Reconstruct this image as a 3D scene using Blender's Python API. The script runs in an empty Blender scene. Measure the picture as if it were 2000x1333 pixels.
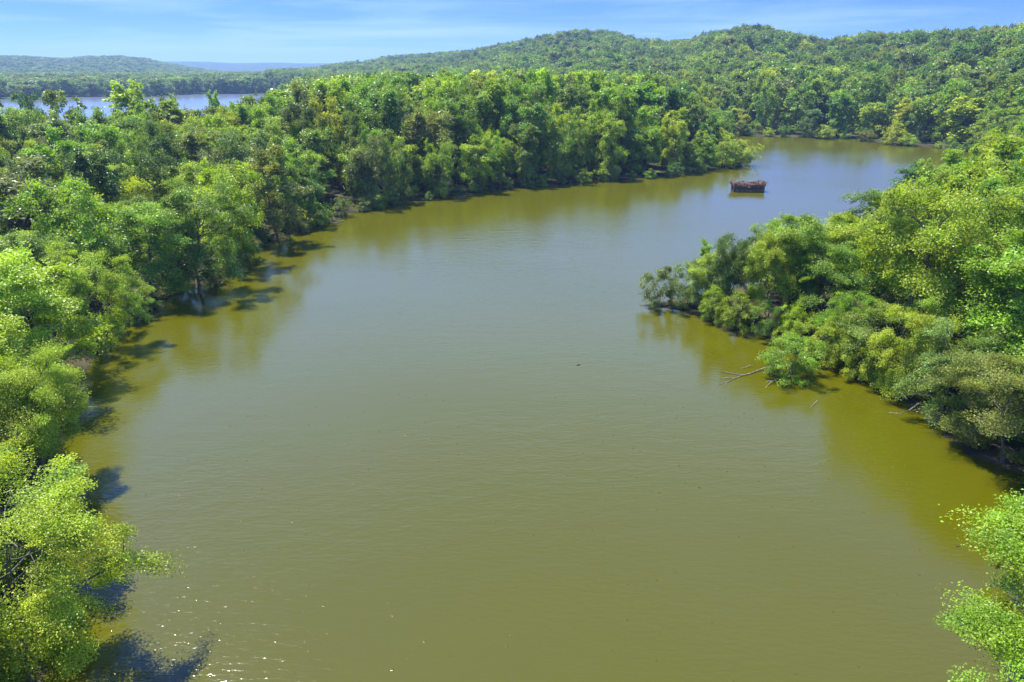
import bpy, math, random
import numpy as np
from mathutils import Vector

S = bpy.context.scene
COL = S.collection
rng = np.random.default_rng(11)
random.seed(5)

# ------------------------------------------------------------------ camera
F = 1333.0                      # focal length in photo pixels (24 mm on 36 mm)
CAMH = 24.0                     # drone height over the water
PITCH = math.atan(528 / 1333)   # horizon at row 138 of 1333
cd = bpy.data.cameras.new('camera'); cam = bpy.data.objects.new('camera', cd); COL.objects.link(cam)
cd.lens = 24.0; cd.sensor_width = 36.0; cd.clip_start = 0.5; cd.clip_end = 40000
cam.location = (0, 0, CAMH); cam.rotation_euler = (math.pi / 2 - PITCH, 0, 0)
S.camera = cam

# ------------------------------------------------------------------ light
SUN_EL = math.radians(64); SUN_AZ = math.radians(-50)     # azimuth clockwise from +Y
SKY_K = 9.0; SKY_Z = 0.55
W = bpy.data.worlds.new("World"); S.world = W; W.use_nodes = True
nt = W.node_tree; bg = nt.nodes['Background']
tc = nt.nodes.new('ShaderNodeTexCoord')
sx = nt.nodes.new('ShaderNodeSeparateXYZ'); cb = nt.nodes.new('ShaderNodeCombineXYZ')
def wm(op, a, b=0.0, clamp=False):
    k = nt.nodes.new('ShaderNodeMath'); k.operation = op; k.use_clamp = clamp
    for i, v in enumerate((a, b)):
        if isinstance(v, (int, float)): k.inputs[i].default_value = v
        else: nt.links.new(v, k.inputs[i])
    return k.outputs[0]
# the air is clear: the blue of a high sky starts close above the horizon
nt.links.new(tc.outputs['Generated'], sx.inputs[0])
ex = wm('EXPONENT', wm('MULTIPLY', wm('MAXIMUM', sx.outputs[2], 0.0), -SKY_K))
nt.links.new(sx.outputs[0], cb.inputs[0]); nt.links.new(sx.outputs[1], cb.inputs[1]); nt.links.new(wm('MULTIPLY_ADD' if False else 'MULTIPLY', wm('SUBTRACT', 1.02, ex), SKY_Z), cb.inputs[2])
nm = nt.nodes.new('ShaderNodeVectorMath'); nm.operation = 'NORMALIZE'
sky = nt.nodes.new('ShaderNodeTexSky'); sky.sky_type = 'NISHITA'; sky.sun_disc = False
sky.sun_elevation = SUN_EL; sky.sun_rotation = SUN_AZ; sky.air_density = 1.0; sky.dust_density = 0.2; sky.ozone_density = 3.0
nt.links.new(cb.outputs[0], nm.inputs[0])
nt.links.new(nm.outputs[0], sky.inputs['Vector'])
# thin cirrus streaks
cm = nt.nodes.new('ShaderNodeMapping'); cm.inputs['Scale'].default_value = (1.6, 1.6, 26)
cm.inputs['Rotation'].default_value = (0.0, 0.035, 0.0)
cn = nt.nodes.new('ShaderNodeTexNoise'); cn.inputs['Scale'].default_value = 1.3; cn.inputs['Detail'].default_value = 7
cn.inputs['Roughness'].default_value = 0.62; cn.inputs['Distortion'].default_value = 0.5
cr = nt.nodes.new('ShaderNodeMapRange'); cr.inputs['From Min'].default_value = 0.46; cr.inputs['From Max'].default_value = 0.78
cr.inputs['To Max'].default_value = 0.8
cx = nt.nodes.new('ShaderNodeMix'); cx.data_type = 'RGBA'
CLOUD = (8.6, 8.6, 9.0, 1)
cx.inputs['B'].default_value = CLOUD
hs = nt.nodes.new('ShaderNodeHueSaturation'); hs.inputs['Saturation'].default_value = 1.35
nt.links.new(tc.outputs['Generated'], cm.inputs[0]); nt.links.new(cm.outputs[0], cn.inputs['Vector'])
nt.links.new(cn.outputs['Fac'], cr.inputs['Value']); nt.links.new(cr.outputs['Result'], cx.inputs['Factor'])
nt.links.new(sky.outputs[0], hs.inputs['Color']); nt.links.new(hs.outputs[0], cx.inputs['A'])
# the blue deepens upward; whiter at the horizon
tt = nt.nodes.new('ShaderNodeMix'); tt.data_type = 'RGBA'; tt.inputs['A'].default_value = (0.18, 0.33, 0.90, 1); tt.inputs['B'].default_value = (0.46, 0.49, 0.90, 1)
nt.links.new(wm('POWER', ex, 1.6), tt.inputs['Factor'])
tn = nt.nodes.new('ShaderNodeMix'); tn.data_type = 'RGBA'; tn.blend_type = 'MULTIPLY'; tn.inputs['Factor'].default_value = 1
nt.links.new(cx.outputs['Result'], tn.inputs['A']); nt.links.new(tt.outputs['Result'], tn.inputs['B'])
# a bright band added to the unseen sky to lift the pond's reflections
vg = wm('DIVIDE', wm('SUBTRACT', sx.outputs[2], 0.42), 0.16)
vf = wm('MULTIPLY', wm('EXPONENT', wm('MULTIPLY', wm('MULTIPLY', vg, vg), -1.0)), wm('ADD', 0.55, wm('MULTIPLY', cn.outputs['Fac'], 0.9)))
va = nt.nodes.new('ShaderNodeMix'); va.data_type = 'RGBA'; va.blend_type = 'ADD'; va.inputs['B'].default_value = (1.6, 2.6, 2.3, 1)
nt.links.new(vf, va.inputs['Factor']); nt.links.new(tn.outputs['Result'], va.inputs['A']); nt.links.new(va.outputs['Result'], bg.inputs['Color'])
bg.inputs['Strength'].default_value = 0.15

sl = bpy.data.lights.new('sun', 'SUN'); so = bpy.data.objects.new('sun', sl); COL.objects.link(so)
sl.energy = 5.0; sl.angle = math.radians(0.5); sl.color = (1.0, 0.95, 0.84)
sd_ = Vector((math.sin(SUN_AZ) * math.cos(SUN_EL), math.cos(SUN_AZ) * math.cos(SUN_EL), math.sin(SUN_EL)))
so.rotation_euler = sd_.to_track_quat('Z', 'Y').to_euler()
S.view_settings.view_transform = 'Standard'; S.view_settings.look = 'None'
S.view_settings.exposure = 1.15; S.view_settings.gamma = 1.0; S.view_settings.use_curve_mapping = False
S.render.engine = 'CYCLES'
cy = S.cycles
cy.max_bounces = 6; cy.diffuse_bounces = 3; cy.glossy_bounces = 2; cy.transmission_bounces = 3; cy.volume_bounces = 0
cy.transparent_max_bounces = 4; cy.caustics_reflective = False; cy.caustics_refractive = False
cy.sample_clamp_indirect = 6; cy.use_denoising = True; cy.denoiser = 'OPENIMAGEDENOISE'; cy.denoising_input_passes = 'RGB_ALBEDO_NORMAL'; cy.denoising_prefilter = 'ACCURATE'

# ------------------------------------------------------------------ projection helpers
def at(px, py, z=0.0):
    x = (px - 1000) / F; y = (666.5 - py) / F
    dy = math.cos(PITCH) + y * math.sin(PITCH); dz = -math.sin(PITCH) + y * math.cos(PITCH)
    t = (z - CAMH) / dz
    return (x * t, dy * t)
def polar(px, r):                                   # bearing given by its column on the horizon
    a = math.atan((px - 1000) / 1434.0)
    return (math.sin(a) * r, math.cos(a) * r)
def project(x, y, z):
    x = np.asarray(x, float); y = np.asarray(y, float); z = np.asarray(z, float) - CAMH
    d = y * math.cos(PITCH) - z * math.sin(PITCH)
    u = y * math.sin(PITCH) + z * math.cos(PITCH)
    d = np.maximum(d, 0.1)
    return 1000 + F * x / d, 666.5 - F * u / d, d
def elev(px, py):                                   # tangent of the elevation of a photo pixel
    px = np.asarray(px, float); py = np.asarray(py, float)
    x = (px - 1000) / F; y = (666.5 - py) / F
    return (-math.sin(PITCH) + y * math.cos(PITCH)) / np.hypot(x, math.cos(PITCH) + y * math.sin(PITCH))
def smooth(t):
    t = np.clip(t, 0, 1); return t * t * (3 - 2 * t)

# ------------------------------------------------------------------ shorelines
LEFT = [at(*p) for p in [(60, 1500), (95, 1333), (90, 1200), (70, 1050), (95, 945), (130, 860), (150, 780), (185, 700), (215, 655),
        (280, 618), (330, 585), (420, 553), (480, 515), (500, 480), (590, 455), (640, 436), (700, 414), (760, 402), (840, 389),
        (900, 382), (960, 371), (1010, 367), (1100, 361), (1180, 354), (1250, 350), (1330, 343), (1400, 332), (1450, 322), (1462, 315)]]
COVE = [at(*p) for p in [(1452, 305), (1425, 296), (1395, 285), (1385, 275), (1400, 268), (1425, 265), (1480, 267), (1560, 269), (1620, 271),
        (1680, 273), (1700, 277), (1740, 283), (1780, 286), (1830, 290), (1880, 296), (1930, 306), (1960, 325), (1945, 345), (1900, 366), (1860, 392),
        (1810, 425), (1760, 455), (1690, 490), (1600, 525), (1500, 548), (1400, 567), (1300, 585), (1250, 594), (1248, 601)]]
RIGHT = [at(*p) for p in [(1300, 606), (1370, 620), (1410, 648), (1480, 660), (1530, 668), (1560, 690), (1600, 708), (1650, 708), (1690, 735), (1740, 770),
         (1790, 812), (1850, 858), (1900, 900), (1960, 925), (2040, 950), (2060, 1010), (2050, 1120), (2030, 1250), (2000, 1400), (1975, 1560)]]
POND = np.array(LEFT + COVE + RIGHT + [(22, -60), (-22, -60)])
LAKE = np.array([polar(*p) for p in [(-900, 250), (-200, 222), (100, 215), (300, 222), (470, 232), (520, 300), (545, 500), (560, 760), (590, 860), (530, 880), (470, 850), (400, 862), (330, 830),
        (270, 790), (210, 800), (140, 830), (60, 770), (-60, 790), (-300, 850), (-900, 900), (-1500, 700)]])

def poly_sd(P, x, y):                               # positive inside
    x = np.asarray(x, float).ravel(); y = np.asarray(y, float).ravel()
    d = np.full(x.shape, 1e12); ins = np.zeros(x.shape, bool); n = len(P)
    for i in range(n):
        ax, ay = P[i]; bx, by = P[(i + 1) % n]
        ex, ey = bx - ax, by - ay
        t = np.clip(((x - ax) * ex + (y - ay) * ey) / (ex * ex + ey * ey + 1e-9), 0, 1)
        d = np.minimum(d, (x - ax - t * ex) ** 2 + (y - ay - t * ey) ** 2)
        c = ((ay > y) != (by > y))
        ins ^= c & (x < ex * (y - ay) / (ey if ey else 1e-9) + ax)
    d = np.sqrt(d)
    return np.where(ins, d, -d)
def land_sd(x, y):                                  # positive on land
    return np.minimum(-poly_sd(POND, x, y), -poly_sd(LAKE, x, y))

# ------------------------------------------------------------------ terrain heights
CX = [300, 600, 690, 760, 850, 930, 1000, 1060, 1120, 1180, 1240, 1300, 1340, 1380, 1420, 1480, 1540, 1600, 1640, 1700, 1800, 1870, 1930, 2000, 2400, 3500]
CYP = [150, 139, 127, 114, 108, 101, 87, 74, 66, 68, 80, 84, 82, 70, 60, 60, 73, 84, 77, 74, 74, 68, 62, 57, 48, 40]
CRR = [1700, 1650, 1550, 1450, 1330, 1220, 1100, 1020, 980, 960, 940, 900, 860, 800, 780, 760, 740, 720, 690, 650, 600, 570, 550, 520, 450, 420]
FX = [300, 600, 700, 1000, 1300, 1420, 1500, 1700, 2000, 2400, 3500]
FR = [1300, 900, 640, 440, 345, 318, 312, 318, 275, 230, 200]
def fbm(x, y, s, seed=0, oc=3):
    v = 0; a = 1.0
    r = np.random.default_rng(seed)
    for o in range(oc):
        for k in range(3):
            th = r.uniform(0, 6.28); ph = r.uniform(0, 6.28)
            v = v + a * np.sin((x * math.cos(th) + y * math.sin(th)) / s * 6.28 + ph + 1.3 * np.sin((x * math.sin(th) - y * math.cos(th)) / s * 4 + ph))
        s *= 0.5; a *= 0.5
    return v / 3
def height(x, y):
    x = np.asarray(x, float).ravel(); y = np.asarray(y, float).ravel()
    sd = land_sd(x, y)
    r = np.hypot(x, y); az = np.arctan2(x, y)
    px = np.where(np.abs(az) < 1.35, 1000 + 1434 * np.tan(np.clip(az, -1.35, 1.35)), np.where(az > 0, 8000, -8000))
    base = np.where(sd > 0, np.minimum(0.03 + sd * 0.05, 1.2), np.maximum(-2.0, sd * 0.35 - 0.05))
    # wooded hill behind the cove
    rc = np.interp(px, CX, CRR); rf = np.interp(px, FX, FR); cp = np.interp(px, CX, CYP)
    zc = np.maximum(CAMH + elev(px, cp) * rc - 17.5, 0)
    t = (r - rf) / (rc - rf)
    up = smooth(t) * 0.55 + np.clip(t, 0, 1) * 0.45
    dn = 1 - 0.75 * smooth((r - rc) / (rc * 0.9))
    hill = zc * np.where(t < 1, up, dn)
    hill = hill * (1 + 0.10 * fbm(x, y, 260, 3) * smooth(t * 2) * (1 - smooth((t - 0.75) / 0.25) * 0.8))
    hill *= np.where(t > 0, 1, 0) * smooth((px - 300) / 300)
    # low country and hills beyond the rear lake
    low = np.where((px < 700), 3.5 * smooth((r - 830) / 300), 0)
    hx = [-3000, -600, 0, 60, 130, 180, 240, 290, 320, 380, 450]
    hy = [118, 112, 113, 114, 118, 114, 113, 118, 126, 136, 140]
    tp = np.interp(px, hx, hy)
    zl = np.maximum(CAMH + elev(px, tp) * 2300 - 15, 0) * smooth((470 - px) / 100)
    lh = zl * np.where(r < 2300, smooth((r - 1500) / 800), 1 - 0.6 * smooth((r - 2300) / 900))
    # last ridge on the horizon
    zr = 24 + elev(px, 125.5 + 1.0 * np.sin(px / 90) + .6 * np.sin(px / 23)) * 4700
    rg = zr * smooth((r - 3500) / 1200) * np.where(np.abs(az) < 1.3, 1, 0.6)
    return np.where(sd > 0, base + np.maximum(hill, 0) + low + np.maximum(lh, 0) + rg, base)

# ------------------------------------------------------------------ materials
def mat(name):
    m = bpy.data.materials.new(name); m.use_nodes = True
    return m, m.node_tree, m.node_tree.nodes['Principled BSDF']
def N(t, k, **kw):
    n = t.nodes.new(k)
    for a, v in kw.items(): setattr(n, a, v)
    return n
def leaf_mat():
    m, t, p = mat('leaves')
    a = N(t, 'ShaderNodeAttribute', attribute_type='INSTANCER', attribute_name='tint')
    lv = N(t, 'ShaderNodeAttribute', attribute_type='GEOMETRY', attribute_name='lv')
    sep = N(t, 'ShaderNodeSeparateXYZ'); t.links.new(lv.outputs['Vector'], sep.inputs[0])
    hs = N(t, 'ShaderNodeHueSaturation')
    h = N(t, 'ShaderNodeMapRange'); h.inputs['To Min'].default_value = 0.52; h.inputs['To Max'].default_value = 0.485
    v = N(t, 'ShaderNodeMapRange'); v.inputs['To Min'].default_value = 0.42; v.inputs['To Max'].default_value = 1.75
    t.links.new(sep.outputs[0], h.inputs['Value']); t.links.new(sep.outputs[1], v.inputs['Value'])
    t.links.new(h.outputs['Result'], hs.inputs['Hue']); t.links.new(v.outputs['Result'], hs.inputs['Value'])
    t.links.new(a.outputs['Color'], hs.inputs['Color'])
    t.links.new(hs.outputs['Color'], p.inputs['Base Color'])
    p.inputs['Roughness'].default_value = 0.4
    p.inputs['Specular IOR Level'].default_value = 0.28
    tr = N(t, 'ShaderNodeBsdfTranslucent')
    tm = N(t, 'ShaderNodeMix', data_type='RGBA', blend_type='MULTIPLY'); tm.inputs['Factor'].default_value = 1
    tm.inputs['B'].default_value = (1.5, 1.5, 0.45, 1)
    t.links.new(hs.outputs['Color'], tm.inputs['A']); t.links.new(tm.outputs['Result'], tr.inputs['Color'])
    mx = N(t, 'ShaderNodeMixShader'); mx.inputs[0].default_value = 0.37
    t.links.new(p.outputs[0], mx.inputs[1]); t.links.new(tr.outputs[0], mx.inputs[2])
    t.links.new(mx.outputs[0], t.nodes['Material Output'].inputs['Surface'])
    return m
def bark_mat(name, c1, c2, sc=6):
    m, t, p = mat(name)
    n = N(t, 'ShaderNodeTexNoise'); n.inputs['Scale'].default_value = sc; n.inputs['Detail'].default_value = 5
    r = N(t, 'ShaderNodeValToRGB'); r.color_ramp.elements[0].color = (*c1, 1); r.color_ramp.elements[1].color = (*c2, 1)
    r.color_ramp.elements[0].position = .35; r.color_ramp.elements[1].position = .7
    co = N(t, 'ShaderNodeTexCoord')
    t.links.new(co.outputs['Object'], n.inputs['Vector']); t.links.new(n.outputs['Fac'], r.inputs[0]); t.links.new(r.outputs[0], p.inputs['Base Color'])
    p.inputs['Roughness'].default_value = 0.85
    return m
LEAF = leaf_mat()
BARK = bark_mat('bark', (0.05, 0.04, 0.03), (0.16, 0.14, 0.11))
DRY = bark_mat('dead_wood', (0.10, 0.08, 0.065), (0.34, 0.30, 0.26))
BRUSH = bark_mat('dry_brush', (0.08, 0.045, 0.03), (0.42, 0.28, 0.19), 3)
PLANK = bark_mat('weathered_plank', (0.03, 0.027, 0.023), (0.09, 0.078, 0.062), 2)
def plain(name, c, rough=.5):
    m, t, p = mat(name)
    n = N(t, 'ShaderNodeTexNoise'); n.inputs['Scale'].default_value = 9
    mx = N(t, 'ShaderNodeMix', data_type='RGBA'); mx.inputs['A'].default_value = (*[v * .8 for v in c], 1); mx.inputs['B'].default_value = (*c, 1)
    t.links.new(n.outputs['Fac'], mx.inputs['Factor']); t.links.new(mx.outputs['Result'], p.inputs['Base Color'])
    p.inputs['Roughness'].default_value = rough
    return m
def ground_mat():
    m, t, p = mat('forest_floor')
    g = N(t, 'ShaderNodeNewGeometry')
    n = N(t, 'ShaderNodeTexNoise'); n.inputs['Scale'].default_value = 0.35; n.inputs['Detail'].default_value = 8
    n2 = N(t, 'ShaderNodeTexNoise'); n2.inputs['Scale'].default_value = 0.02; n2.inputs['Detail'].default_value = 8
    t.links.new(g.outputs['Position'], n.inputs['Vector']); t.links.new(g.outputs['Position'], n2.inputs['Vector'])
    r = N(t, 'ShaderNodeValToRGB'); r.color_ramp.elements[0].color = (0.022, 0.026, 0.010, 1); r.color_ramp.elements[1].color = (0.075, 0.062, 0.035, 1)
    r.color_ramp.elements[0].position = .4; r.color_ramp.elements[1].position = .62
    r2 = N(t, 'ShaderNodeValToRGB'); r2.color_ramp.elements[0].color = (0.025, 0.05, 0.012, 1); r2.color_ramp.elements[1].color = (0.06, 0.10, 0.025, 1)
    r2.color_ramp.elements[0].position = .35; r2.color_ramp.elements[1].position = .65
    t.links.new(n.outputs['Fac'], r.inputs[0]); t.links.new(n2.outputs['Fac'], r2.inputs[0])
    # leafy canopy colour where only far-off woodland covers the hills
    ln = N(t, 'ShaderNodeVectorMath', operation='LENGTH'); t.links.new(g.outputs['Position'], ln.inputs[0])
    mr = N(t, 'ShaderNodeMapRange'); mr.inputs['From Min'].default_value = 280; mr.inputs['From Max'].default_value = 420
    t.links.new(ln.outputs['Value'], mr.inputs['Value'])
    mx = N(t, 'ShaderNodeMix', data_type='RGBA'); t.links.new(mr.outputs['Result'], mx.inputs['Factor'])
    t.links.new(r.outputs[0], mx.inputs['A']); t.links.new(r2.outputs[0], mx.inputs['B']); t.links.new(mx.outputs['Result'], p.inputs['Base Color'])
    p.inputs['Roughness'].default_value = 0.95; p.inputs['Specular IOR Level'].default_value = 0.1
    b = N(t, 'ShaderNodeBump'); b.inputs['Strength'].default_value = 0.8; b.inputs['Distance'].default_value = 0.4
    t.links.new(n.outputs['Fac'], b.inputs['Height']); t.links.new(b.outputs[0], p.inputs['Normal'])
    return m
def water_mat(tilt):
    m, t, p = mat('murky_water')
    g = N(t, 'ShaderNodeNewGeometry')
    def noise(scale, detail, sx, sy, rot=0.0, rough=.5, dist=0.0):
        mm = N(t, 'ShaderNodeMapping'); mm.inputs['Scale'].default_value = (sx, sy, 1); mm.inputs['Rotation'].default_value = (0, 0, rot)
        n = N(t, 'ShaderNodeTexNoise'); n.inputs['Scale'].default_value = scale; n.inputs['Detail'].default_value = detail
        n.inputs['Roughness'].default_value = rough; n.inputs['Distortion'].default_value = dist
        t.links.new(g.outputs['Position'], mm.inputs[0]); t.links.new(mm.outputs[0], n.inputs['Vector'])
        return n.outputs['Fac']
    def math_(op, a, b):
        k = N(t, 'ShaderNodeMath', operation=op)
        for i, v in enumerate((a, b)):
            if isinstance(v, (int, float)): k.inputs[i].default_value = v
            else: t.links.new(v, k.inputs[i])
        return k.outputs[0]
    rip = noise(2.6, 3, 0.55, 1.5, 0.12, .55, .3)
    chop = noise(0.75, 2, 0.6, 1.3, -0.1)
    mask = noise(0.022, 3, 1, 1.6, 0.5)          # wind lanes
    mr = N(t, 'ShaderNodeMapRange'); mr.inputs['From Min'].default_value = .38; mr.inputs['From Max'].default_value = .62
    mr.inputs['To Min'].default_value = .35; mr.inputs['To Max'].default_value = 1.0
    t.links.new(mask, mr.inputs['Value'])
    hsum = math_('ADD', math_('MULTIPLY', rip, 0.032), math_('MULTIPLY', chop, 0.04))
    # rare sharp wavelets that catch the sun
    spk = noise(3.2, 0, 1, 1.2, 0.7)
    sk = N(t, 'ShaderNodeMapRange', interpolation_type='SMOOTHSTEP'); sk.inputs['From Min'].default_value = .80; sk.inputs['From Max'].default_value = .90
    t.links.new(spk, sk.inputs['Value'])
    sp = math_('MULTIPLY', sk.outputs['Result'], 0.020)
    hh = math_('ADD', math_('MULTIPLY', hsum, mr.outputs['Result']), sp)
    b = N(t, 'ShaderNodeBump'); b.inputs['Strength'].default_value = 1.0 if tilt > .04 else 0.6; b.inputs['Distance'].default_value = 1.0
    t.links.new(hh, b.inputs['Height'])
    c = noise(0.03, 4, 1, 1)
    r = N(t, 'ShaderNodeMix', data_type='RGBA'); t.links.new(c, r.inputs['Factor'])
    r.inputs['A'].default_value = (0.0655, 0.066, 0.0006, 1); r.inputs['B'].default_value = (0.0715, 0.072, 0.0008, 1)
    if tilt < .04: r.inputs['A'].default_value = (.16, .19, .21, 1); r.inputs['B'].default_value = (.19, .22, .24, 1)   # paler lake base: the sky's reflection put into the colour
    t.links.new(r.outputs['Result'], p.inputs['Base Color'])
    rg = N(t, 'ShaderNodeMapRange'); rg.inputs['To Min'].default_value = 0.12; rg.inputs['To Max'].default_value = 0.04
    rg.inputs['From Max'].default_value = 0.3
    t.links.new(sk.outputs['Result'], rg.inputs['Value']); t.links.new(rg.outputs['Result'], p.inputs['Roughness'])
    # wind wavelets lean one way: their long backs face down the pond
    tl = N(t, 'ShaderNodeVectorMath', operation='ADD'); tl.inputs[1].default_value = (0.0, -tilt, 0)
    tn = N(t, 'ShaderNodeVectorMath', operation='NORMALIZE')
    t.links.new(b.outputs[0], tl.inputs[0]); t.links.new(tl.outputs[0], tn.inputs[0]); t.links.new(tn.outputs[0], p.inputs['Normal'])
    p.inputs['IOR'].default_value = 1.5
    return m

# ------------------------------------------------------------------ mesh helpers
def mesh_np(name, V, Fq, mats, lv=None, n=4):
    me = bpy.data.meshes.new(name)
    V = np.asarray(V, np.float32); Fq = np.asarray(Fq, np.int32)
    me.vertices.add(len(V)); me.vertices.foreach_set('co', V.ravel())
    me.loops.add(Fq.size); me.loops.foreach_set('vertex_index', Fq.ravel())
    me.polygons.add(len(Fq)); me.polygons.foreach_set('loop_start', np.arange(0, Fq.size, n, dtype=np.int32))
    for m in mats: me.materials.append(m)
    if lv is not None:
        a = me.attributes.new('lv', 'FLOAT_VECTOR', 'POINT'); a.data.foreach_set('vector', np.asarray(lv, np.float32).ravel())
    me.update(calc_edges=True)
    return me
def link(name, me, parent=None):
    o = bpy.data.objects.new(name, me); COL.objects.link(o)
    if parent is not None: o.parent = parent
    return o
def tube_geo(paths, sides=6):                       # paths: list of (points Nx3, radii N)
    V = []; Q = []; base = 0
    for pts, rad in paths:
        pts = np.asarray(pts, float); n = len(pts)
        d = np.gradient(pts, axis=0); d /= np.linalg.norm(d, axis=1)[:, None] + 1e-9
        ref = np.where(np.abs(d[:, 2:3]) > 0.9, [[1, 0, 0]], [[0, 0, 1]])
        u = np.cross(d, ref); u /= np.linalg.norm(u, axis=1)[:, None] + 1e-9; v = np.cross(d, u)
        for i in range(n):
            for k in range(sides):
                a = 6.28319 * k / sides
                V.append(pts[i] + rad[i] * (math.cos(a) * u[i] + math.sin(a) * v[i]))
        for i in range(n - 1):
            for k in range(sides):
                a = base + i * sides + k; b = base + i * sides + (k + 1) % sides
                Q.append((a, b, b + sides, a + sides))
        base += n * sides
    return np.array(V), np.array(Q)
def leaves_geo(C, Nn, L, Wd, r, clump):
    n = len(C)
    Nn = Nn / (np.linalg.norm(Nn, axis=1)[:, None] + 1e-9)
    a = r.normal(size=(n, 3)); u = np.cross(Nn, a); u /= np.linalg.norm(u, axis=1)[:, None] + 1e-9
    v = np.cross(Nn, u)
    s = r.uniform(0.65, 1.3, (n, 1)); l = L * s * .5; w = Wd * s * .5
    fold = Nn * w * 0.5
    V = np.stack([C - u * l, C + v * w + fold, C + u * l, C - v * w + fold], 1).reshape(-1, 3)
    Q = np.arange(n * 4).reshape(n, 4)
    lv = np.stack([np.clip(clump[:, 0] * .65 + r.uniform(0, .35, n), 0, 1), np.clip(clump[:, 1] * .5 + r.uniform(0, .5, n), 0, 1), r.uniform(0, 1, n)], 1)
    return V, Q, np.repeat(lv, 4, 0)

# a tree of 12 m (shrub 3 m): bent trunk, limbs, twigs, leaf sprays at the twig ends
def grow(shape, seed):
    r = np.random.default_rng(seed)
    P = dict(
        round=dict(H=12, stems=1, limbs=18, t0=.12, R=4.3, up=.55, lean=.5),
        tall=dict(H=12, stems=1, limbs=20, t0=.12, R=3.2, up=1.0, lean=.4),
        spread=dict(H=12, stems=3, limbs=9, t0=.16, R=4.8, up=.45, lean=1.6),
        open=dict(H=12, stems=2, limbs=9, t0=.30, R=4.4, up=.75, lean=.9),
        forked=dict(H=12, stems=3, limbs=9, t0=.40, R=3.9, up=.8, lean=1.25),
        shrub=dict(H=3.2, stems=6, limbs=5, t0=.12, R=2.0, up=.5, lean=.9),
    )[shape]
    H, R = P['H'], P['R']; paths = []; tips = []
    for s in range(P['stems']):
        az0 = 6.28 * s / P['stems'] + r.uniform(-.4, .4)
        ln = P['lean'] * r.uniform(.6, 1.2) * (1 if P['stems'] > 1 else .6)
        Hs = H * (0.93 if P['stems'] == 1 else r.uniform(.74, .95))
        n = 8; tt = np.linspace(0, 1, n)
        wob = np.cumsum(r.normal(0, .018 * H, (n, 2)), 0); wob[0] = 0
        pts = np.stack([math.cos(az0) * ln * tt ** 1.3 * (1.0 if P['stems'] == 1 else 1.8) + wob[:, 0],
                        math.sin(az0) * ln * tt ** 1.3 * (1.0 if P['stems'] == 1 else 1.8) + wob[:, 1], tt * Hs], 1)
        if P['stems'] == 1: pts[0] = (0, 0, -.3)
        else: pts[0] = (math.cos(az0) * .02 * H, math.sin(az0) * .02 * H, -.3)
        r0 = H * (.016 if P['stems'] == 1 else .016 if shape == 'forked' else .011)
        paths.append((pts, r0 * (1 - .85 * tt) * np.where(tt == 0, 1.35, 1)))
        for k in range(P['limbs']):
            t = P['t0'] + (0.97 - P['t0']) * (k + r.uniform(0, .8)) / P['limbs']
            p0 = np.array([np.interp(t, tt, pts[:, j]) for j in range(3)])
            az = k * 2.4 + az0 + r.uniform(-.5, .5)
            env = math.sin(math.pi * min(1, max(0.0, (t - P['t0'] * .55) / (1.12 - P['t0'] * .55))) ** .8) ** .6
            Lb = R * env * r.uniform(.62, 1.18) + .05 * H
            up = P['up'] * r.uniform(.5, 1.3) + (t - .55) * .9
            d = np.array([math.cos(az), math.sin(az), up]); d /= np.linalg.norm(d)
            m = 6; ss = np.linspace(0, 1, m)
            bend = r.normal(0, .05, (m, 3)).cumsum(0) * Lb; bend[0] = 0
            drop = np.zeros((m, 3)); drop[:, 2] = -.18 * Lb * ss ** 2 * (1 if shape != 'tall' else -.6)
            lp = p0 + d * Lb * ss[:, None] + bend + drop
            rb = r0 * (1 - .8 * t) * .6
            paths.append((lp, rb * (1 - .85 * ss) + .004 * H * .3))
            nb = 6 if shape != 'shrub' else 4
            for j in range(nb):
                s2 = .3 + .7 * (j + r.uniform(0, .9)) / nb; s2 = min(s2, 1)
                q0 = np.array([np.interp(s2, ss, lp[:, c]) for c in range(3)])
                d2 = d + r.normal(0, .55, 3); d2[2] += .15; d2 /= np.linalg.norm(d2)
                L2 = Lb * r.uniform(.18, .42)
                q1 = q0 + d2 * L2
                if j % 2 == 0: paths.append((np.stack([q0, (q0 + q1) / 2 + r.normal(0, .04 * L2, 3), q1]), np.array([rb * .35, rb * .25, rb * .1]) + .0012 * H))
                tips.append((q1, d2)); tips.append((q0 + d2 * L2 * .55 + r.normal(0, .03 * H, 3), d2))
            tips.append((lp[-1], d))
    return H, R, paths, tips, r
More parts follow.
